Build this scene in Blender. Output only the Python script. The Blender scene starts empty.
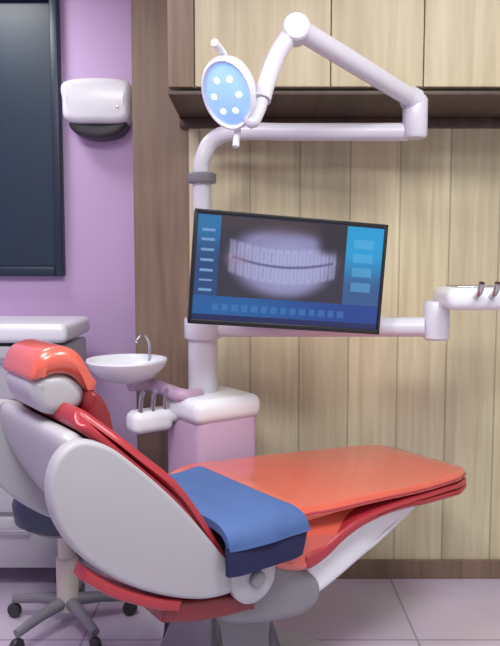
import bpy, bmesh, math, random
from mathutils import Vector, Matrix
random.seed(4)
S = bpy.context.scene
COL = S.collection
PI = math.pi
R = math.radians

# ------------------------------------------------------------------ camera
CAM = Vector((0, 0, 1.35)); PITCH = R(5); FPX = 700.0
def at(u, v, y):
    """a point of the place at distance y that is seen at (u, v)"""
    F = Vector((0, math.cos(PITCH), -math.sin(PITCH))); U = Vector((0, math.sin(PITCH), math.cos(PITCH)))
    r = Vector(((u - 250) / FPX, 0, 0)) + U * ((323 - v) / FPX) + F
    return CAM + r * (y / r.y)
cd = bpy.data.cameras.new('camera'); cam = bpy.data.objects.new('camera', cd); COL.objects.link(cam)
cam.location = CAM; cam.rotation_euler = (R(90) - PITCH, 0, 0)
cd.sensor_fit = 'HORIZONTAL'; cd.sensor_width = 36; cd.lens = FPX / 500 * 36; cd.clip_start = .05
S.camera = cam

# ------------------------------------------------------------------ materials
def lin(c):
    return tuple((x / 12.92 if x <= .04045 else ((x + .055) / 1.055) ** 2.4) for x in (k / 255 for k in c)) + (1,)
def mat(name, rgb, rough=.5, metal=0, coat=0, bump=0, bscale=60, var=0, vscale=6, emit=None, es=0, spec=.5):
    m = bpy.data.materials.new(name); m.use_nodes = True
    n = m.node_tree.nodes; l = m.node_tree.links; b = n['Principled BSDF']
    b.inputs['Base Color'].default_value = lin(rgb); b.inputs['Roughness'].default_value = rough
    b.inputs['Metallic'].default_value = metal; b.inputs['Coat Weight'].default_value = coat
    b.inputs['Coat Roughness'].default_value = .15; b.inputs['Specular IOR Level'].default_value = spec
    tc = n.new('ShaderNodeTexCoord')
    nz = n.new('ShaderNodeTexNoise'); nz.inputs['Scale'].default_value = vscale; nz.inputs['Detail'].default_value = 4
    l.new(tc.outputs['Object'], nz.inputs['Vector'])
    rp = n.new('ShaderNodeValToRGB'); a = 1 - var; c = lin(rgb)
    rp.color_ramp.elements[0].position = .3; rp.color_ramp.elements[1].position = .7
    rp.color_ramp.elements[0].color = (c[0] * a, c[1] * a, c[2] * a, 1)
    rp.color_ramp.elements[1].color = tuple(min(1, x * (1 + var)) for x in c[:3]) + (1,)
    l.new(nz.outputs['Fac'], rp.inputs['Fac']); l.new(rp.outputs['Color'], b.inputs['Base Color'])
    if bump:
        n2 = n.new('ShaderNodeTexNoise'); n2.inputs['Scale'].default_value = bscale; n2.inputs['Detail'].default_value = 5
        l.new(tc.outputs['Object'], n2.inputs['Vector'])
        bp = n.new('ShaderNodeBump'); bp.inputs['Strength'].default_value = bump; bp.inputs['Distance'].default_value = .004
        l.new(n2.outputs['Fac'], bp.inputs['Height']); l.new(bp.outputs['Normal'], b.inputs['Normal'])
    if emit:
        b.inputs['Emission Color'].default_value = lin(emit); b.inputs['Emission Strength'].default_value = es
    return m

def wood(name, light, dark, plank=.19, tint=.12, rough=.45, seam=.35):
    """vertical planks of wood laminate: each plank its own tint, grain stretched upwards"""
    m = bpy.data.materials.new(name); m.use_nodes = True
    n = m.node_tree.nodes; l = m.node_tree.links; b = n['Principled BSDF']; b.inputs['Roughness'].default_value = rough
    tc = n.new('ShaderNodeTexCoord'); sx = n.new('ShaderNodeSeparateXYZ'); l.new(tc.outputs['Object'], sx.inputs[0])
    def M(op, a, bb=None):
        k = n.new('ShaderNodeMath'); k.operation = op
        for i, v in enumerate((a, bb)):
            if v is None: continue
            if isinstance(v, (int, float)): k.inputs[i].default_value = v
            else: l.new(v, k.inputs[i])
        return k.outputs[0]
    q = M('DIVIDE', sx.outputs['X'], plank); cell = M('FLOOR', q); fr = M('FRACT', q)
    wn = n.new('ShaderNodeTexWhiteNoise'); wn.noise_dimensions = '1D'; l.new(M('ADD', cell, 3.7), wn.inputs['W'])
    cb = n.new('ShaderNodeCombineXYZ')
    l.new(M('MULTIPLY', sx.outputs['X'], 26.), cb.inputs[0]); l.new(M('MULTIPLY', wn.outputs['Value'], 40.), cb.inputs[1])
    l.new(M('MULTIPLY', sx.outputs['Z'], 1.6), cb.inputs[2])
    nz = n.new('ShaderNodeTexNoise'); nz.inputs['Scale'].default_value = 1.; nz.inputs['Detail'].default_value = 6; nz.inputs['Distortion'].default_value = .6
    l.new(cb.outputs[0], nz.inputs['Vector'])
    rp = n.new('ShaderNodeValToRGB'); rp.color_ramp.elements[0].position = .28; rp.color_ramp.elements[1].position = .66
    rp.color_ramp.elements[0].color = lin(dark); rp.color_ramp.elements[1].color = lin(light)
    l.new(nz.outputs['Fac'], rp.inputs['Fac'])
    val = M('ADD', M('MULTIPLY', wn.outputs['Value'], tint * 2), 1 - tint)
    s = M('MINIMUM', fr, M('SUBTRACT', 1., fr)); edge = M('LESS_THAN', s, .018)
    val = M('MULTIPLY', val, M('SUBTRACT', 1., M('MULTIPLY', edge, seam)))
    mx = n.new('ShaderNodeMix'); mx.data_type = 'RGBA'; mx.blend_type = 'MULTIPLY'; mx.inputs[0].default_value = 1
    cc = n.new('ShaderNodeCombineColor')
    for i in range(3): l.new(val, cc.inputs[i])
    l.new(rp.outputs['Color'], mx.inputs[6]); l.new(cc.outputs[0], mx.inputs[7]); l.new(mx.outputs[2], b.inputs['Base Color'])
    bp = n.new('ShaderNodeBump'); bp.inputs['Strength'].default_value = .15; bp.inputs['Distance'].default_value = .002
    l.new(nz.outputs['Fac'], bp.inputs['Height']); l.new(bp.outputs['Normal'], b.inputs['Normal'])
    return m

def tiles(name, rgb, grout, size=.6):
    m = bpy.data.materials.new(name); m.use_nodes = True
    n = m.node_tree.nodes; l = m.node_tree.links; b = n['Principled BSDF']
    b.inputs['Roughness'].default_value = .18
    tc = n.new('ShaderNodeTexCoord'); br = n.new('ShaderNodeTexBrick'); br.offset = 0
    l.new(tc.outputs['Object'], br.inputs['Vector'])
    br.inputs['Scale'].default_value = 1; br.inputs['Brick Width'].default_value = size; br.inputs['Row Height'].default_value = size
    br.inputs['Mortar Size'].default_value = .004
    c = lin(rgb); br.inputs['Color1'].default_value = c; br.inputs['Color2'].default_value = tuple(x * .94 for x in c[:3]) + (1,)
    br.inputs['Mortar'].default_value = lin(grout)
    nz = n.new('ShaderNodeTexNoise'); nz.inputs['Scale'].default_value = 3; nz.inputs['Detail'].default_value = 6
    l.new(tc.outputs['Object'], nz.inputs['Vector'])
    mx = n.new('ShaderNodeMix'); mx.data_type = 'RGBA'; mx.blend_type = 'OVERLAY'; mx.inputs[0].default_value = .15
    l.new(br.outputs['Color'], mx.inputs[6]); l.new(nz.outputs['Color'], mx.inputs[7]); l.new(mx.outputs[2], b.inputs['Base Color'])
    return m

M_WOOD = wood('beige wood laminate', (214, 207, 174), (191, 182, 149), .205, .09)
M_CAB = wood('pale wood laminate', (198, 189, 160), (176, 166, 136), .46, .05, seam=.0)
M_TAUPE = wood('taupe wood', (138, 117, 100), (116, 96, 82), .4, .02, seam=0)
M_BROWN = wood('dark brown wood', (84, 68, 60), (64, 50, 44), .5, .03, seam=0)
M_LILAC = mat('lilac wall paint', (200, 174, 216), .7, bump=.05, var=.015)
M_WHITEWALL = mat('warm white wall paint', (232, 228, 224), .8, bump=.05, var=.01)
M_FLOOR = tiles('pale lilac floor tile', (196, 186, 206), (150, 142, 158))
M_NAVYGLASS = mat('dark navy glass', (20, 44, 64), .45, coat=.05, var=.05)
M_NAVYFRAME = mat('dark navy frame', (26, 42, 62), .4, var=.05)
M_ORANGE = mat('orange red vinyl', (206, 90, 72), .34, coat=1.0, bump=.12, bscale=180, var=.05)
M_RED = mat('crimson vinyl', (162, 42, 54), .4, coat=.25, bump=.12, bscale=180, var=.05)
M_DARKRED = mat('dark red vinyl', (122, 28, 36), .4, coat=.2, bump=.12, bscale=180, var=.06)
M_SHELL = mat('light grey plastic', (176, 177, 184), .4, coat=.1, var=.015)
M_PANEL = mat('matt light grey panel', (168, 168, 175), .5, bump=.04, bscale=200, var=.01)
M_WHITE = mat('white plastic', (226, 230, 238), .3, coat=.25, var=.01)
M_ARM = mat('cool white enamel', (208, 208, 220), .3, coat=.3, var=.01)
M_GREY = mat('mid grey plastic', (126, 126, 134), .45, var=.04)
M_DARK = mat('dark grey plastic', (52, 52, 58), .45, var=.06)
M_BLACK = mat('black plastic', (22, 23, 28), .35, var=.05)
M_STEEL = mat('brushed steel', (190, 192, 198), .25, 1, var=.03)
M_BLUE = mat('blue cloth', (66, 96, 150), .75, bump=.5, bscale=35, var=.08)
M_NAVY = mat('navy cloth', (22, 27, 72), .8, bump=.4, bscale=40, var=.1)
M_STOOL = mat('navy vinyl', (30, 42, 66), .4, coat=.2, bump=.1, bscale=150, var=.05)
M_IVORY = mat('ivory enamel', (206, 202, 190), .35, coat=.2, var=.02)
M_LILACREFL = mat('lilac reflection plastic', (188, 160, 188), .4, var=.02)  # lilac reflected on the unit's body is put into this base colour
M_LENS = mat('blue white lamp lens', (150, 185, 235), .2, coat=.5, emit=(120, 172, 245), es=.75)
M_LED = mat('lit lamp diode', (220, 235, 255), .3, emit=(205, 228, 255), es=2.0)

# ------------------------------------------------------------------ mesh helpers
def prop(o, label=None, cat=None, group=None, kind=None):
    for k, v in (('label', label), ('category', cat), ('group', group), ('kind', kind)):
        if v: o[k] = v
    return o
INV = {}
def thing(name, label, cat, loc=(0, 0, 0), rz=0):
    o = bpy.data.objects.new(name, None); COL.objects.link(o); o.empty_display_size = .1
    o.location = loc; o.rotation_euler = (0, 0, rz); prop(o, label, cat)
    INV[o] = (Matrix.Translation(loc) @ Matrix.Rotation(rz, 4, 'Z')).inverted()
    return o
def obj(name, bm, m, parent=None, world=None, smooth=True, label=None, sharp=35):
    """link one mesh; with world=<thing> the bmesh is in place coordinates"""
    if world is not None: bm.transform(INV[world])
    bmesh.ops.recalc_face_normals(bm, faces=bm.faces)
    me = bpy.data.meshes.new(name); bm.to_mesh(me); bm.free()
    for p in me.polygons: p.use_smooth = smooth
    if smooth: me.set_sharp_from_angle(angle=R(sharp))
    me.materials.append(m)
    o = bpy.data.objects.new(name, me); COL.objects.link(o)
    if parent is not None: o.parent = parent
    if label: o['label'] = label
    return o
def B(): return bmesh.new()
def box(bm, c, s, bev=0, rot=None, seg=3):
    g = bmesh.ops.create_cube(bm, size=1); vs = g['verts']
    bmesh.ops.scale(bm, vec=s, verts=vs)
    if bev:
        es = list({e for v in vs for e in v.link_edges})
        r = bmesh.ops.bevel(bm, geom=es, offset=bev, segments=seg, profile=.5, affect='EDGES')
        vs = list({v for f in r['faces'] for v in f.verts} | {v for v in vs if v.is_valid})
    if rot is not None: bmesh.ops.transform(bm, matrix=rot.to_4x4(), verts=vs)
    bmesh.ops.translate(bm, vec=c, verts=vs)
    return bm
def spline(pts, per=6, closed=False):
    P = [Vector(p) for p in pts]; n = len(P); out = []
    for i in range(n if closed else n - 1):
        a = P[(i - 1) % n] if closed or i > 0 else P[0] * 2 - P[1]
        b, c = P[i], P[(i + 1) % n]
        d = P[(i + 2) % n] if closed or i + 2 < n else P[-1] * 2 - P[-2]
        for k in range(per):
            t = k / per
            out.append(.5 * ((2 * b) + (c - a) * t + (2 * a - 5 * b + 4 * c - d) * t * t + (3 * b - a - 3 * c + d) * t ** 3))
    if not closed: out.append(P[-1])
    return out
def tube(bm, pts, r, n=16, cap=True, per=0):
    P = spline(pts, per) if per else [Vector(p) for p in pts]
    m = len(P); rs = r if isinstance(r, (list, tuple)) else [r] * m
    if len(rs) != m: rs = [rs[min(len(rs) - 1, int(i * len(rs) / m))] for i in range(m)]
    T = [(P[min(i + 1, m - 1)] - P[max(i - 1, 0)]).normalized() for i in range(m)]
    up = Vector((0, 0, 1)) if abs(T[0].z) < .9 else Vector((1, 0, 0))
    N = (up - T[0] * up.dot(T[0])).normalized(); rings = []
    for i in range(m):
        N = (N - T[i] * N.dot(T[i])).normalized(); Bn = T[i].cross(N)
        rings.append([bm.verts.new(P[i] + (N * math.cos(2 * PI * k / n) + Bn * math.sin(2 * PI * k / n)) * rs[i]) for k in range(n)])
    for i in range(m - 1):
        for k in range(n):
            bm.faces.new((rings[i][k], rings[i][(k + 1) % n], rings[i + 1][(k + 1) % n], rings[i + 1][k]))
    if cap: bm.faces.new(rings[0][::-1]); bm.faces.new(rings[-1])
    return bm
def lathe(bm, prof, c=(0, 0, 0), n=40, sx=1, sy=1, rot=None):
    """profile of (radius, height) turned about z"""
    c = Vector(c); rings = []
    for r, z in prof:
        if r < 1e-5: rings.append([bm.verts.new((0, 0, z))])
        else: rings.append([bm.verts.new((r * sx * math.cos(2 * PI * k / n), r * sy * math.sin(2 * PI * k / n), z)) for k in range(n)])
    for a, b in zip(rings, rings[1:]):
        for k in range(n):
            q = [a[k % len(a)], a[(k + 1) % len(a)], b[(k + 1) % len(b)], b[k % len(b)]]
            q = list(dict.fromkeys(q))
            if len(q) > 2: bm.faces.new(q)
    if len(rings[0]) > 1: bm.faces.new(rings[0][::-1])
    if len(rings[-1]) > 1: bm.faces.new(rings[-1])
    vs = [v for r_ in rings for v in r_]
    if rot is not None: bmesh.ops.transform(bm, matrix=rot.to_4x4(), verts=vs)
    bmesh.ops.translate(bm, vec=c, verts=vs)
    return bm
def slab(bm, outline, w, r=.03, seg=5, y0=0):
    """side outline in (x, z) given a width: w is a number or a function of (x, z); edges rounded by r"""
    P = [Vector((p[0], p[1])) for p in outline]; n = len(P)
    area = sum(P[i].x * P[(i + 1) % n].y - P[(i + 1) % n].x * P[i].y for i in range(n))
    if area < 0: P.reverse()
    W = w if callable(w) else (lambda x, z: w)
    nor = []
    for i in range(n):
        t = (P[(i + 1) % n] - P[i - 1]).normalized(); nor.append(Vector((-t.y, t.x)))
    rings = []
    for side in (-1, 1):
        ks = range(seg, -1, -1) if side < 0 else range(seg + 1)
        for k in ks:
            a = PI / 2 * k / seg
            ring = []
            for i in range(n):
                q = P[i] + nor[i] * r * (1 - math.cos(a))
                ring.append(bm.verts.new((q.x, y0 + side * (W(P[i].x, P[i].y) - r + r * math.sin(a)), q.y)))
            rings.append(ring)
    for a, b in zip(rings, rings[1:]):
        for i in range(n): bm.faces.new((a[i], a[(i + 1) % n], b[(i + 1) % n], b[i]))
    f1 = bm.faces.new(rings[0][::-1]); f2 = bm.faces.new(rings[-1])
    bmesh.ops.triangulate(bm, faces=[f1, f2])
    return bm

# ------------------------------------------------------------------ the room
YW = 2.9          # the wood wall
YL = 3.45         # the lilac wall
def wallbox(name, c, s, m): return prop(obj(name, box(B(), c, s), m, smooth=False), kind='structure')
XE = at(135, 300, YW).x
XT = at(190, 300, YW).x
wallbox('floor', (0, .7, -.05), (4.6, 5.9, .1), M_FLOOR)
wallbox('ceiling', (0, .7, 2.8), (4.6, 5.9, .1), M_WHITEWALL)
wallbox('wall_back', ((XT + 2.2) / 2, YW + .31, 1.375), (2.2 - XT, .62, 2.75), M_WOOD)
wallbox('trim_1', ((XE + XT) / 2, YW + .30, 1.375), (XT - XE, .60, 2.75), M_TAUPE)
wallbox('wall_lilac', (-1.32, YL + .05, 1.375), (1.96, .1, 2.75), M_LILAC)
wallbox('wall_left', (-2.25, .7, 1.375), (.1, 5.6, 2.75), M_LILAC)
wallbox('wall_right', (2.25, .7, 1.375), (.1, 5.6, 2.75), M_WHITEWALL)
wallbox('baseboard_back', ((XT + 2.2) / 2, YW - .008, .04), (2.2 - XT, .016, .08), M_TAUPE)

# the dark window in the lilac wall
x1 = at(63, 150, YL).x; zb = at(50, 276, YL).z; x0 = x1 - .62; z1 = 2.62
w = obj('window_1', B() if False else box(box(box(box(B(), (x0 + .02, YL - .02, (zb + z1) / 2), (.04, .06, z1 - zb), .006), (x1 - .02, YL - .02, (zb + z1) / 2), (.04, .06, z1 - zb), .006), ((x0 + x1) / 2, YL - .02, zb + .022), (x1 - x0 - .08, .06, .044), .006), ((x0 + x1) / 2, YL - .02, z1 - .022), (x1 - x0 - .08, .06, .044), .006), M_NAVYFRAME)
prop(w, kind='structure')
obj('pane', box(B(), ((x0 + x1) / 2, YL - .012, (zb + z1) / 2), (x1 - x0 - .078, .012, z1 - zb - .086)), M_NAVYGLASS, w, smooth=False)

# ------------------------------------------------------------------ overhead cabinet
YF = 2.48
zc = at(300, 94, YF).z
xa, xb = at(168, 90, YF).x, 2.19
oc = thing('overhead_cabinet', 'long pale wood overhead cabinet with a dark brown underside on the wood wall', 'cabinet', ((xa + xb) / 2, YW - .2, zc))
def W_(name, bm, m, **k): return obj(name, bm, m, oc, oc, **k)
zt = 2.745
W_('cabinet_body', box(B(), ((xa + xb) / 2, (YF + .02 + YW) / 2, (zc + zt) / 2 + .012), (xb - xa, YW - YF - .02, zt - zc - .024), .002), M_CAB, smooth=False)
W_('underside_panel', box(B(), ((xa + xb) / 2, (YF + YW) / 2 + .002, zc + .006), (xb - xa, YW - YF - .004, .012)), M_BROWN, smooth=False)
W_('ledger_strip', box(B(), ((xa + xb) / 2, YW - .012, zc - .02), (xb - xa, .024, .04), .004), M_BROWN)
W_('end_panel', box(B(), (xa + .045, YF + .01, (zc + zt) / 2 + .012), (.09, .02, zt - zc - .024), .002), M_TAUPE, label='taupe end panel')
dx = xa + .092
for wd in (.47, .32, .46, .46, .46):
    e = min(dx + wd, xb)
    if e - dx < .1: break
    W_('cabinet_door', box(B(), ((dx + e) / 2, YF + .01, (zc + zt) / 2 + .012), (e - dx - .004, .02, zt - zc - .026), .003), M_CAB)
    dx = e

# ------------------------------------------------------------------ wall dispenser on the lilac wall
c = at(102, 107, YL)
wd = thing('wall_dispenser', 'small white wall unit with a dark rounded underside on the lilac wall', 'dispenser', (c.x, YL, c.z - .16))
o = slab(B(), spline([(-.15, .085), (0, .105), (.15, .085), (.158, 0), (.14, -.09), (0, -.10), (-.14, -.09), (-.158, 0)], 5, True), .075, .03)
o.transform(Matrix.Translation((c.x, YL - .075, c.z)))
obj('dispenser_cover', o, M_WHITE, wd, wd)
o = slab(B(), spline([(-.13, -.092), (0, -.10), (.13, -.092), (.10, -.145), (0, -.168), (-.10, -.145)], 5, True), .06, .02)
o.transform(Matrix.Translation((c.x, YL - .06, c.z)))
obj('dispenser_outlet', o, M_DARK, wd, wd, label='dark outlet')
obj('indicator', lathe(B(), [(0, 0), (.007, 0), (.006, .004), (0, .005)], (c.x + .1, YL - .15, c.z - .03), 16, rot=Matrix.Rotation(R(90), 3, 'X')), M_STEEL, wd, wd)

# ------------------------------------------------------------------ dental chair, in its own frame: +x to the foot end, +y away
CO = Vector((-.224, 1.926, 0)); CY = R(36)
ch = thing('dental_chair', 'reclined dental chair with orange red upholstery and a big light grey back shell', 'dental chair', CO, CY)
def lerp(x, tab):
    if x <= tab[0][0]: return tab[0][1]
    for (a, p), (b, q) in zip(tab, tab[1:]):
        if x <= b: return p + (q - p) * (x - a) / (b - a)
    return tab[-1][1]
# seat and leg cushion
top = [(.06, .640), (.16, .672), (.25, .681), (.36, .672), (.52, .664), (.72, .650), (.90, .640), (1.04, .634), (1.098, .620), (1.115, .596)]
bot = [(1.09, .562), (1.01, .556), (.82, .570), (.64, .585), (.50, .578), (.41, .555), (.34, .522), (.28, .505), (.225, .51), (.12, .56)]
wseat = lambda x, z: lerp(x, [(.0, .25), (.2, .285), (.45, .28), (.78, .265), (.98, .24), (1.06, .205), (1.10, .165), (1.12, .14)])
obj('seat_cushion', slab(B(), spline(top + bot, 5, True), wseat, .022, 6), M_ORANGE, ch)
# piping along both upper edges of the seat
for s in (-1, 1):
    pt = [Vector((x, s * (wseat(x, z) - .004), z - .017)) for x, z in spline(top[1:-1], 3)]
    obj('piping', tube(B(), pt, .005, 8), M_RED, ch)
obj('edge_band', slab(B(), spline([(.262, .548), (.33, .562), (.41, .592), (.50, .612), (.72, .618), (1.02, .602), (1.09, .594), (1.08, .568), (1.01, .562), (.82, .576), (.64, .590), (.50, .582), (.41, .558), (.34, .524), (.272, .508)], 5, True), lambda x, z: wseat(x, z) + .004, .012, 4), M_RED, ch, label='crimson lower edge of the cushion')
# leg rest shell
lo = [(.30, .508), (.36, .535), (.43, .566), (.52, .588), (.66, .590), (.84, .574), (.90, .560), (.86, .535), (.72, .500), (.56, .462), (.42, .415), (.33, .395), (.29, .43)]
obj('leg_rest_shell', slab(B(), spline(lo, 5, True), lambda x, z: lerp(x, [(.3, .25), (.6, .235), (.9, .17)]), .03, 6), M_WHITE, ch, label='white underside shell of the leg rest')
# back rest
back = [(.024, .590), (-.03, .672), (-.085, .760), (-.14, .833), (-.225, .914), (-.30, .985), (-.345, 1.018)]
inner = [(-.015, .575), (-.070, .655), (-.122, .735), (-.176, .800), (-.255, .878), (-.325, .945), (-.365, .985)]
wback = lambda x, z: lerp(z, [(.55, .26), (.7, .285), (.85, .285), (.95, .255), (1.02, .20)])
obj('backrest_cushion', slab(B(), spline(back + inner[::-1], 5, True), wback, .018, 6), M_RED, ch)
core = [(-.02, .572), (-.075, .655), (-.127, .735), (-.182, .800), (-.260, .878), (-.330, .945), (-.372, .972), (-.400, .955), (-.385, .880), (-.345, .790), (-.285, .700), (-.205, .625), (-.11, .565), (.0, .530), (.015, .55)]
obj('backrest_shell', slab(B(), spline(core, 5, True), lambda x, z: lerp(z, [(.5, .25), (.65, .268), (.85, .268), (.95, .235)]), .03, 6), M_SHELL, ch)
oval = [(.028, .562), (-.035, .648), (-.105, .738), (-.17, .812), (-.245, .886), (-.315, .945), (-.385, .968), (-.435, .935), (-.452, .865), (-.432, .785), (-.375, .702), (-.285, .625), (-.18, .565), (-.07, .525), (.015, .522)]
for s in (-1, 1):
    obj('side_panel', slab(B(), spline(oval, 6, True), .022, .012, 5, y0=s * .272), M_PANEL, ch, label='light grey oval side panel')
# red rim below the shell
rim = spline([(-.372, .682), (-.30, .622), (-.20, .565), (-.13, .537)], 5)
obj('shell_rim', slab(B(), [p for p in rim] + [p + Vector((-.010, -.026)) for p in rim[::-1]], .03, .008, 3, y0=-.256), M_RED, ch, label='crimson rim under the back shell')
rim2 = spline([(-.175, .545), (-.09, .520), (0, .505), (.10, .498)], 5)
obj('under_cushion', slab(B(), [p for p in rim2] + [p + Vector((.0, -.058)) for p in rim2[::-1]], .272, .014, 4), M_DARKRED, ch, label='dark red pad under the seat hinge')
# head rest
hr = [(-.425, 1.088), (-.405, 1.135), (-.36, 1.152), (-.312, 1.138), (-.278, 1.09), (-.262, 1.04), (-.285, 1.036), (-.322, 1.076), (-.365, 1.086), (-.412, 1.075)]
obj('headrest_cushion', slab(B(), spline(hr, 5, True), .122, .03, 6), M_ORANGE, ch)
hs = [(-.415, 1.078), (-.365, 1.088), (-.325, 1.078), (-.288, 1.038), (-.300, 1.0), (-.345, .985), (-.395, .998), (-.42, 1.04)]
obj('headrest_shell', slab(B(), spline(hs, 5, True), .108, .03, 6), M_SHELL, ch)
obj('headrest_bracket', box(tube(tube(B(), [(-.32, -.03, .95), (-.33, -.03, 1.01)], .011), [(-.32, .03, .95), (-.33, .03, 1.01)], .011), (-.325, 0, .975), (.05, .16, .03), .008), M_DARK, ch)
nk = [(-.292, 1.038), (-.268, 1.030), (-.245, .985), (-.238, .925), (-.272, .925), (-.298, .985)]
obj('neck_cushion', slab(B(), spline(nk, 5, True), .150, .012, 5), M_DARKRED, ch)
# hinge covers, seat frame, pedestal
for s in (-1, 1):
    obj('hinge_cover', lathe(B(), [(0, 0), (.062, 0), (.07, .006), (.07, .022), (.06, .03), (.03, .033), (0, .034)], (.075, s * .272, .545), 40, rot=Matrix.Rotation(R(90) * (1 if s < 0 else -1), 3, 'X')), M_SHELL, ch)
    obj('hinge_knob', lathe(B(), [(0, 0), (.022, 0), (.022, .010), (.018, .014), (0, .015)], (.075, s * .305, .545), 24, rot=Matrix.Rotation(R(90) * (1 if s < 0 else -1), 3, 'X')), M_GREY, ch)
fr_ = [(-.02, .56), (.05, .60), (.14, .60), (.24, .52), (.33, .46), (.34, .39), (.26, .36), (.06, .40), (-.02, .46)]
obj('seat_frame', slab(B(), spline(fr_, 5, True), .262, .03, 5), M_GREY, ch)
ped = [(.04, .42), (.30, .42), (.28, .26), (.30, .12), (.34, .06), (-.06, .06), (.0, .16), (.06, .28)]
obj('pedestal', slab(B(), spline(ped, 4, True), .13, .03, 5), M_GREY, ch)
bp = B(); slab(bp, spline([(-.30, -.22), (-.36, 0), (-.30, .22), (0, .26), (.40, .24), (.56, .12), (.58, 0), (.56, -.12), (.40, -.24), (0, -.26)], 5, True), .035, .02, 4)
bp.transform(Matrix.Translation((0, 0, .035)) @ Matrix.Rotation(R(90), 4, 'X'))
obj('base_plate', bp, M_SHELL, ch)

# ------------------------------------------------------------------ folded blue drape across the seat
# a thick folded cloth: runs across the seat (local y), hangs over the near edge
dr = thing('patient_drape', 'folded blue cloth with a navy edge hanging over the near side of the orange seat', 'cloth', CO, CY)
def drape(bm, path, x0f, x1f, th, nx=14, wav=.004):
    """sheet along path of (y, z) points, from x0f(t) to x1f(t), with thickness th"""
    P = spline([Vector((p[0], p[1])) for p in path], 6); n = len(P); lay = []
    for sgn in (1, 0):
        g = []
        for i, p in enumerate(P):
            t = i / (n - 1); tg = (P[min(i + 1, n - 1)] - P[max(i - 1, 0)]).normalized(); nr = Vector((tg.y, -tg.x))
            if nr.y < 0 and abs(nr.y) > .3: nr = -nr
            if abs(nr.y) <= .3 and nr.x > 0: nr = -nr
            row = []
            for k in range(nx + 1):
                s = k / nx; rim_ = min(1, 5 * min(s, 1 - s) + .35); rim_ = math.sqrt(rim_)
                h = th * sgn * rim_ + wav * math.sin(9 * s + 4 * t) * (1 if sgn else 0)
                row.append(bm.verts.new((x0f(t) + (x1f(t) - x0f(t)) * s, p.x + nr.x * h, p.y + nr.y * h + .012 * math.sin(PI * s) * 0)))
            g.append(row)
        lay.append(g)
    a, b = lay
    for i in range(n - 1):
        for k in range(nx):
            bm.faces.new((a[i][k], a[i][k + 1], a[i + 1][k + 1], a[i + 1][k])); bm.faces.new((b[i][k], b[i + 1][k], b[i + 1][k + 1], b[i][k + 1]))
        bm.faces.new((a[i][0], a[i + 1][0], b[i + 1][0], b[i][0])); bm.faces.new((a[i][nx], b[i][nx], b[i + 1][nx], a[i + 1][nx]))
    for k in range(nx):
        bm.faces.new((a[0][k], b[0][k], b[0][k + 1], a[0][k + 1])); bm.faces.new((a[-1][k], a[-1][k + 1], b[-1][k + 1], b[-1][k]))
    return bm
zs = .686
obj('cloth', drape(B(), [(.12, zs), (-.05, zs), (-.20, zs), (-.275, zs - .002), (-.306, zs - .018), (-.313, zs - .045)], lambda t: -.04 + .02 * t, lambda t: .20 + .035 * t, .030), M_BLUE, dr)
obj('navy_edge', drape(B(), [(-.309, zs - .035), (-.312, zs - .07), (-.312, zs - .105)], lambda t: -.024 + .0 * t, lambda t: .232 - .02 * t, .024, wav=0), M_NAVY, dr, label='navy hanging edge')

# ------------------------------------------------------------------ dental unit behind the chair
uc = CO + Matrix.Rotation(CY, 3, 'Z') @ Vector((.46, .50, 0))
du = thing('dental_unit', 'white dental unit with cuspidor bowl and tall post standing behind the dental chair', 'dental unit', (uc.x, uc.y, 0), CY)
ut = .855
obj('cabinet_body', box(B(), (0, 0, .40), (.26, .25, .78), .03), M_LILACREFL, du, label='lower body with a lilac reflection in its colour')
obj('base_plate', box(B(), (0, 0, .012), (.30, .28, .024), .008), M_GREY, du)
obj('top_cover', box(B(), (0, 0, ut - .04), (.29, .27, .09), .035, seg=5), M_WHITE, du)
# the cuspidor bowl on its arm, to the left
bc = at(127, 370, uc.y - .02); bc = INV[du] @ bc
b_ = obj('cuspidor_bowl', lathe(B(), [(0, -.045), (.05, -.045), (.10, -.025), (.138, .01), (.15, .035), (.148, .042), (.14, .040), (.125, .015), (.09, -.008), (.04, -.022), (.012, -.024), (0, -.024)], (bc.x, bc.y, bc.z), 48), M_WHITE, du)
obj('drain', lathe(B(), [(0, -.024), (.02, -.024), (.018, -.019), (0, -.018)], (bc.x, bc.y, bc.z), 20), M_STEEL, b_)
obj('water_spout', tube(B(), [(bc.x + .12, bc.y + .05, bc.z + .02), (bc.x + .12, bc.y + .05, bc.z + .09), (bc.x + .09, bc.y + .04, bc.z + .125), (bc.x + .05, bc.y + .02, bc.z + .10)], .006, 10, per=6), M_STEEL, b_)
obj('bowl_arm', tube(B(), [(bc.x + .01, bc.y, bc.z - .055), (bc.x + .10, bc.y - .01, bc.z - .065), (-.13, 0, bc.z - .085), (-.05, 0, ut + .0)], .026, 16, per=8), M_LILACREFL, du, label='lilac grey arm under the bowl')
# holder with suction hoses
hc = INV[du] @ at(150, 420, uc.y - .06)
hd = obj('instrument_holder', box(B(), hc, (.17, .09, .085), .03, seg=5), M_WHITE, du)
for k in (-.05, 0, .05):
    obj('suction_tip', tube(B(), [(hc.x + k, hc.y - .02, hc.z + .02), (hc.x + k, hc.y - .03, hc.z + .09), (hc.x + k, hc.y - .045, hc.z + .115)], .009, 12, per=5), M_STEEL, hd)
obj('holder_arm', tube(B(), [(hc.x + .06, hc.y, hc.z - .01), (-.1, 0, ut - .05)], .02, 14), M_ARM, du)
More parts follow.
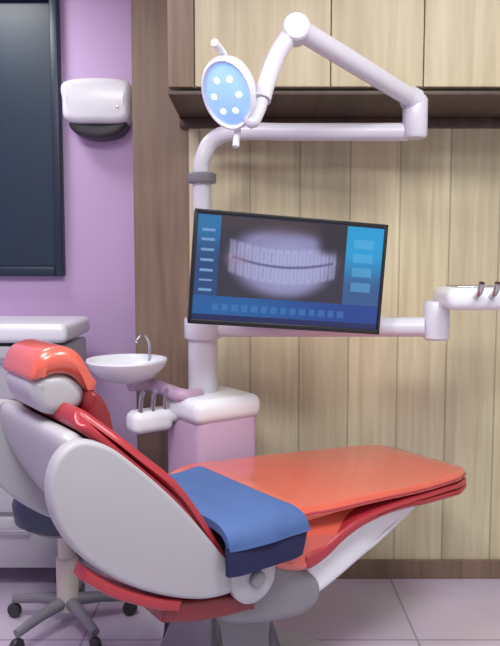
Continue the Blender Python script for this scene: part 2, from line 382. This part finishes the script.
# post
pc = at(203, 370, uc.y + .04); pl = INV[du] @ pc
zp = at(203, 175, uc.y + .04).z
obj('post_sleeve', tube(B(), [(pl.x, pl.y, ut - .01), (pl.x, pl.y, 1.20)], .056, 28), M_ARM, du)
obj('post', tube(B(), [(pl.x, pl.y, 1.19), (pl.x, pl.y, zp)], .034, 24), M_ARM, du)
obj('post_collar', lathe(B(), [(0, 0), (.05, 0), (.054, .006), (.054, .03), (.048, .036), (0, .036)], (pl.x, pl.y, zp - .03), 28), M_GREY, du)

# ------------------------------------------------------------------ operating light on the post
YP = pc.y
ol = thing('operating_light', 'white jointed overhead operating light with blue lit head above the monitor', 'operating light', (pc.x, YP, zp))
def O_(name, bm, m, parent=None, **k):
    o = obj(name, bm, m, None, ol, **k); o.parent = parent or ol; return o
p0 = Vector((pc.x, YP, zp)); a1 = at(236, 132, YP - .03); a2 = at(408, 132, YP - .16)
O_('curved_arm', tube(B(), [p0 - Vector((0, 0, .0)), Vector((p0.x, YP, at(205, 162, YP).z)), at(212, 141, YP), a1, a1.lerp(a2, .33), a1.lerp(a2, .66), a2], .031, 22, per=8), M_ARM)
e = at(415, 116, YP - .17)
O_('elbow_joint', lathe(B(), [(0, -.075), (.036, -.075), (.043, -.065), (.043, .055), (.036, .066), (0, .068)], e, 28), M_ARM)
s1 = at(300, 30, 2.12)
O_('spring_arm', tube(tube(B(), [e + Vector((0, -.005, .05)), s1], .031, 20), [e + Vector((.0, -.005, .05)), e + Vector((-.03, -.02, .06))], .040, 20), M_ARM)
O_('shoulder_joint', lathe(B(), [(0, -.04), (.034, -.04), (.04, -.033), (.04, .033), (.034, .04), (0, .04)], s1 + Vector((-.012, 0, .0)), 28, rot=Matrix.Rotation(R(90), 3, 'X')), M_ARM)
hc_ = at(229, 93, 2.0)
k1 = at(262, 100, 2.04)
O_('drop_arm', tube(B(), [s1 + Vector((-.02, 0, 0)), at(277, 55, 2.09), at(266, 85, 2.06), k1], .026, 18, per=6), M_ARM)
# the head: oval reflector housing, looking down to the left and to the viewer
nf = Vector((-.30, -.80, -.52)).normalized()
RZ = nf.to_track_quat('Z', 'Y').to_matrix()
hd = O_('lamp_head', lathe(B(), [(0, -.085), (.03, -.085), (.06, -.07), (.088, -.035), (.098, .0), (.098, .012), (.090, .02), (.084, .012), (0, .010)], hc_, 48, sx=.78, sy=1.05, rot=RZ), M_WHITE)
O_('lens', lathe(B(), [(0, .026), (.05, .023), (.083, .012), (.083, .008), (0, .008)], hc_, 48, sx=.78, sy=1.05, rot=RZ), M_LENS, hd, label='pale blue lit lens')
for i in range(6):
    a = i * PI / 3
    q = hc_ + RZ @ Vector((math.cos(a) * .036, math.sin(a) * .049, .021))
    O_('diode', lathe(B(), [(0, .006), (.008, .003), (.010, 0), (0, -.001)], q, 18, rot=RZ), M_LED, hd)
O_('yoke', tube(B(), [k1, at(258, 112, 2.03), at(250, 121, 2.02), hc_ + RZ @ Vector((.0, 0, -.06))], .019, 14, per=6), M_ARM, hd)
for s in (-1, 1):
    q = hc_ + RZ @ Vector((0, s * .11, -.01)); t = hc_ + RZ @ Vector((0, s * .145, .03))
    O_('handle', tube(B(), [hc_ + RZ @ Vector((0, s * .09, -.02)), q, t], .010, 12, per=4), M_WHITE, hd)

# ------------------------------------------------------------------ monitor
YM = 2.33
mc = at(285, 273, YM)
WM, HM = .652, .372
mo = thing('monitor', 'wide flat monitor showing a dental x-ray, tilted on the white post', 'monitor', (mc.x, mc.y, mc.z - HM / 2))
mo.rotation_euler = (R(0), R(4.2), R(9)); RM = mo.rotation_euler.to_matrix()
def MM(name, bm, m, parent=None, **k): o = obj(name, bm, m, parent or mo, **k); return o
MM('back_housing', box(B(), (0, .012, HM / 2), (WM, .034, HM), .010), M_BLACK)
bz = B()
for cx, cz, sx, sz in ((0, .008, WM, .016), (0, HM - .006, WM, .012), (-WM / 2 + .006, HM / 2, .012, HM), (WM / 2 - .006, HM / 2, .012, HM)):
    box(bz, (cx, -.008, cz), (sx, .012, sz), .003)
MM('bezel', bz, M_BLACK)
# the picture on the screen: panoramic x-ray between blue panels
NX, NZ = 220, 124
def mix(a, b, t): t = max(0, min(1, t)); return tuple(x + (y - x) * t for x, y in zip(a, b))
def sst(a, b, x): t = max(0, min(1, (x - a) / (b - a))); return t * t * (3 - 2 * t)
def pic(s, t):
    """s to the right, t upwards, 0..1 -> display colour 0..255"""
    c = (38, 42, 62)
    # x-ray area
    if .12 < s < .80 and .23 < t < .985:
        x = (s - .46) / .34; y = (t - .60) / .40
        c = (48, 44, 60)
        d = math.sqrt(x * x + (y * .95) ** 2)
        c = mix(c, (130, 126, 168), 1 - sst(.62, .98, d))
        c = mix(c, (146, 148, 192), 1 - sst(.25, .75, math.hypot(x - .08, y * .9 + .1)))
        # jaw line and rows of teeth on a smile curve
        for row, amp, hgt in ((.10, .26, .26), (-.30, .30, .25)):
            yc = row + amp * x * x - .04; q = abs(y - yc) / hgt
            if q < 1 and abs(x) < .86:
                ph = (x * 8.2 + 50) % 1; gap = sst(0, .16, min(ph, 1 - ph))
                crown = gap * (1 - sst(.62, 1, q))
                c = mix(c, (176, 178, 214), .5 * crown)
                if abs(ph - .5) < .07 and q < .5: c = mix(c, (120, 118, 160), .5)
        gl = abs(y - (-.10 + .28 * x * x - .04))
        if abs(x) < .8: c = mix(c, (84, 80, 118), (1 - sst(.015, .05, gl)) * .8)
        c = mix(c, (150, 120, 150), .5 * (1 - sst(.0, .3, math.hypot(x + .72, (y + .02) * 1.2))))
        if t > .80: c = mix(c, (66, 54, 58), sst(.80, .95, t) * .8)
        if x > .45 and y > .15: c = mix(c, (40, 36, 46), sst(.45, .7, x) * sst(.15, .4, y) * .9)
    elif s <= .12:
        c = mix((32, 66, 116), (34, 108, 160), sst(.55, .9, t))
        for k in range(7):
            if abs(t - (.28 + k * .095)) < .012 and .025 < s < .095: c = (110, 150, 200)
    elif s >= .80:
        c = mix((44, 84, 136), (20, 148, 204), sst(.35, .75, t))
        if .84 < s < .95:
            for k in range(4):
                if .36 + k * .14 < t < .45 + k * .14: c = mix(c, (90, 170, 214), .55)
    if t <= .23:
        c = mix((26, 88, 152), (20, 60, 136), sst(.2, .9, s))
        for k in range(14):
            a = .10 + k * .052
            if a < s < a + .034 and .09 < t < .16: c = mix(c, (60, 118, 178), .6)
    if t < .05: c = (20, 32, 84)
    if t >= .985: c = (34, 44, 66)
    return c
sm = bpy.data.meshes.new('screen'); vs = []; fs = []
xl, xr, zl, zh = -WM / 2 + .012, WM / 2 - .012, .016, HM - .012
for j in range(NZ + 1):
    for i in range(NX + 1): vs.append((xl + (xr - xl) * i / NX, -.0085, zl + (zh - zl) * j / NZ))
for j in range(NZ):
    for i in range(NX):
        k = j * (NX + 1) + i; fs.append((k, k + 1, k + NX + 2, k + NX + 1))
sm.from_pydata(vs, [], fs)
ca = sm.color_attributes.new('display', 'FLOAT_COLOR', 'POINT')
buf = []
for j in range(NZ + 1):
    for i in range(NX + 1): buf += lin(pic(i / NX, j / NZ))
ca.data.foreach_set('color', buf)
ms = bpy.data.materials.new('lit display'); ms.use_nodes = True
n = ms.node_tree.nodes; bs = n['Principled BSDF']; bs.inputs['Base Color'].default_value = (.012, .012, .014, 1); bs.inputs['Roughness'].default_value = .25
va = n.new('ShaderNodeVertexColor'); va.layer_name = 'display'
ms.node_tree.links.new(va.outputs['Color'], bs.inputs['Emission Color']); bs.inputs['Emission Strength'].default_value = 1.15
sm.materials.append(ms)
so = bpy.data.objects.new('screen', sm); COL.objects.link(so); so.parent = mo
INV[mo] = (Matrix.Translation(mo.location) @ RM.to_4x4()).inverted()
pm = INV[mo] @ Vector((pc.x, pc.y, mc.z + .02))
obj('wall_mount', box(tube(B(), [(pm.x + .10, .026, HM / 2), (pm.x + .05, .09, HM / 2), (pm.x, pm.y - .03, pm.z)], .018, 14), (pm.x + .13, .036, HM / 2), (.14, .016, .14), .004), M_GREY, mo).name = 'mounting_arm'

# ------------------------------------------------------------------ instrument arm to the right of the post
ia = thing('delivery_tray', 'white instrument tray on an arm reaching out to the right from below the monitor', 'instrument tray', (pc.x, pc.y, at(300, 328, YP).z))
def I_(name, bm, m, parent=None, **k):
    o = obj(name, bm, m, None, ia, **k); o.parent = parent or ia; return o
zi = at(300, 328, YP).z
i0 = Vector((pc.x, pc.y, zi)); i1 = at(425, 327, 2.42); 
I_('clamp', lathe(B(), [(0, -.04), (.066, -.04), (.07, -.034), (.07, .034), (.066, .04), (0, .04)], i0, 28), M_ARM)
I_('arm', tube(B(), [i0 + Vector((.04, 0, 0)), i1], .034, 20), M_ARM)
I_('arm_joint', lathe(B(), [(0, -.045), (.038, -.045), (.045, -.037), (.045, .08), (.038, .09), (0, .09)], i1 + Vector((.04, 0, 0)), 28), M_ARM)
i2 = at(455, 296, 2.40)
tr = I_('tray_head', box(B(), i2 + Vector((.07, -.02, -.005)), (.26, .22, .075), .032, seg=6), M_WHITE)
I_('tray_mat', box(B(), i2 + Vector((.07, -.02, .034)), (.18, .14, .006), .002), M_STEEL, tr)
for k in range(3):
    q = i2 + Vector((.03 + k * .05, -.135, .0))
    I_('handpiece', tube(B(), [q + Vector((0, .02, .0)), q + Vector((0, -.03, .02)), q + Vector((0, -.05, .05))], .010, 12, per=4), M_STEEL, tr)

# ------------------------------------------------------------------ stool behind the back shell
sc_ = at(66, 520, 2.50)
st = thing('dental_stool', 'round navy stool on an ivory column behind the grey back shell', 'stool', (sc_.x, 2.50, 0))
zst = at(60, 493, 2.42).z
obj('seat', lathe(B(), [(0, zst - .13), (.15, zst - .13), (.18, zst - .11), (.187, zst - .05), (.175, zst - .012), (.15, zst), (0, zst + .002)], (0, 0, 0), 44), M_STOOL, st)
obj('seat_plate', lathe(B(), [(0, zst - .15), (.12, zst - .15), (.13, zst - .13), (0, zst - .13)], (0, 0, 0), 36), M_GREY, st)
obj('column', lathe(B(), [(0, .07), (.04, .07), (.04, .26), (.032, .27), (.032, zst - .15), (0, zst - .15)], (0, 0, 0), 28), M_IVORY, st)
for k in range(5):
    a = R(20) + k * 2 * PI / 5; d = Vector((math.cos(a), math.sin(a), 0))
    lg = obj('leg', tube(B(), [d * .02 + Vector((0, 0, .10)), d * .12 + Vector((0, 0, .092)), d * .23 + Vector((0, 0, .072))], [.024, .02, .016], 14), M_GREY, st)
    obj('caster', lathe(B(), [(0, -.012), (.024, -.012), (.028, -.006), (.028, .006), (.024, .012), (0, .012)], d * .23 + Vector((0, 0, .028)), 24, rot=Matrix.Rotation(a, 3, 'Z') @ Matrix.Rotation(R(90), 3, 'X')), M_DARK, lg)

# ------------------------------------------------------------------ white cabinet at the left behind the head rest
cy0 = 2.78; xr_ = at(84, 330, cy0 + .30).x; ztop = at(50, 324, cy0).z
ic = thing('instrument_cabinet', 'tall white instrument cabinet with pale top against the lilac wall', 'cabinet', (xr_ - .25, cy0 + .22, 0))
obj('cabinet_body', box(B(), (0, .01, (ztop - .09 + .05) / 2 + .02), (.46, .40, ztop - .19), .012), M_SHELL, ic)
obj('top_panel', box(B(), (0, 0, ztop - .04), (.50, .44, .08), .03, seg=5), M_WHITE, ic)
for k in range(4):
    zc_ = ztop - .20 - k * .235
    d = obj('drawer', box(B(), (0, -.20, zc_), (.43, .022, .215), .006), M_SHELL, ic)
    obj('drawer_handle', tube(B(), [(-.08, -.21, zc_ + .06), (-.08, -.235, zc_ + .06), (.08, -.235, zc_ + .06), (.08, -.21, zc_ + .06)], .006, 10), M_STEEL, d)
for sx in (-.18, .18):
    for sy in (-.14, .16):
        obj('foot', lathe(B(), [(0, 0), (.022, 0), (.022, .05), (.026, .07), (0, .08)], (sx, sy, 0), 18), M_DARK, ic)

# ------------------------------------------------------------------ light: ceiling panels and daylight added as fill from the unwalled side behind the viewer
def area(name, loc, size, power, col=(1, .985, .95), rot=(0, 0, 0)):
    ld = bpy.data.lights.new(name, 'AREA'); ld.shape = 'RECTANGLE'; ld.size, ld.size_y = size; ld.energy = power; ld.color = col
    o = bpy.data.objects.new(name, ld); COL.objects.link(o); o.location = loc; o.rotation_euler = rot
    return o
area('ceiling_panel_light', (-.9, 1.1, 2.73), (.6, .6), 36)
area('ceiling_panel_light', (.9, 1.1, 2.73), (.6, .6), 36)
area('ceiling_panel_light', (0, .1, 2.73), (.9, .6), 42)
area('ceiling_panel_light', (-1.3, 2.9, 2.73), (.4, .4), 14)
wd_ = bpy.data.worlds.new('even_sky'); S.world = wd_; wd_.use_nodes = True
bg = wd_.node_tree.nodes['Background']; bg.inputs[0].default_value = (.95, .97, 1, 1); bg.inputs[1].default_value = .38
S.view_settings.view_transform = 'Standard'; S.view_settings.look = 'None'; S.view_settings.gamma = 1; S.view_settings.use_curve_mapping = False
S.view_settings.exposure = -.16
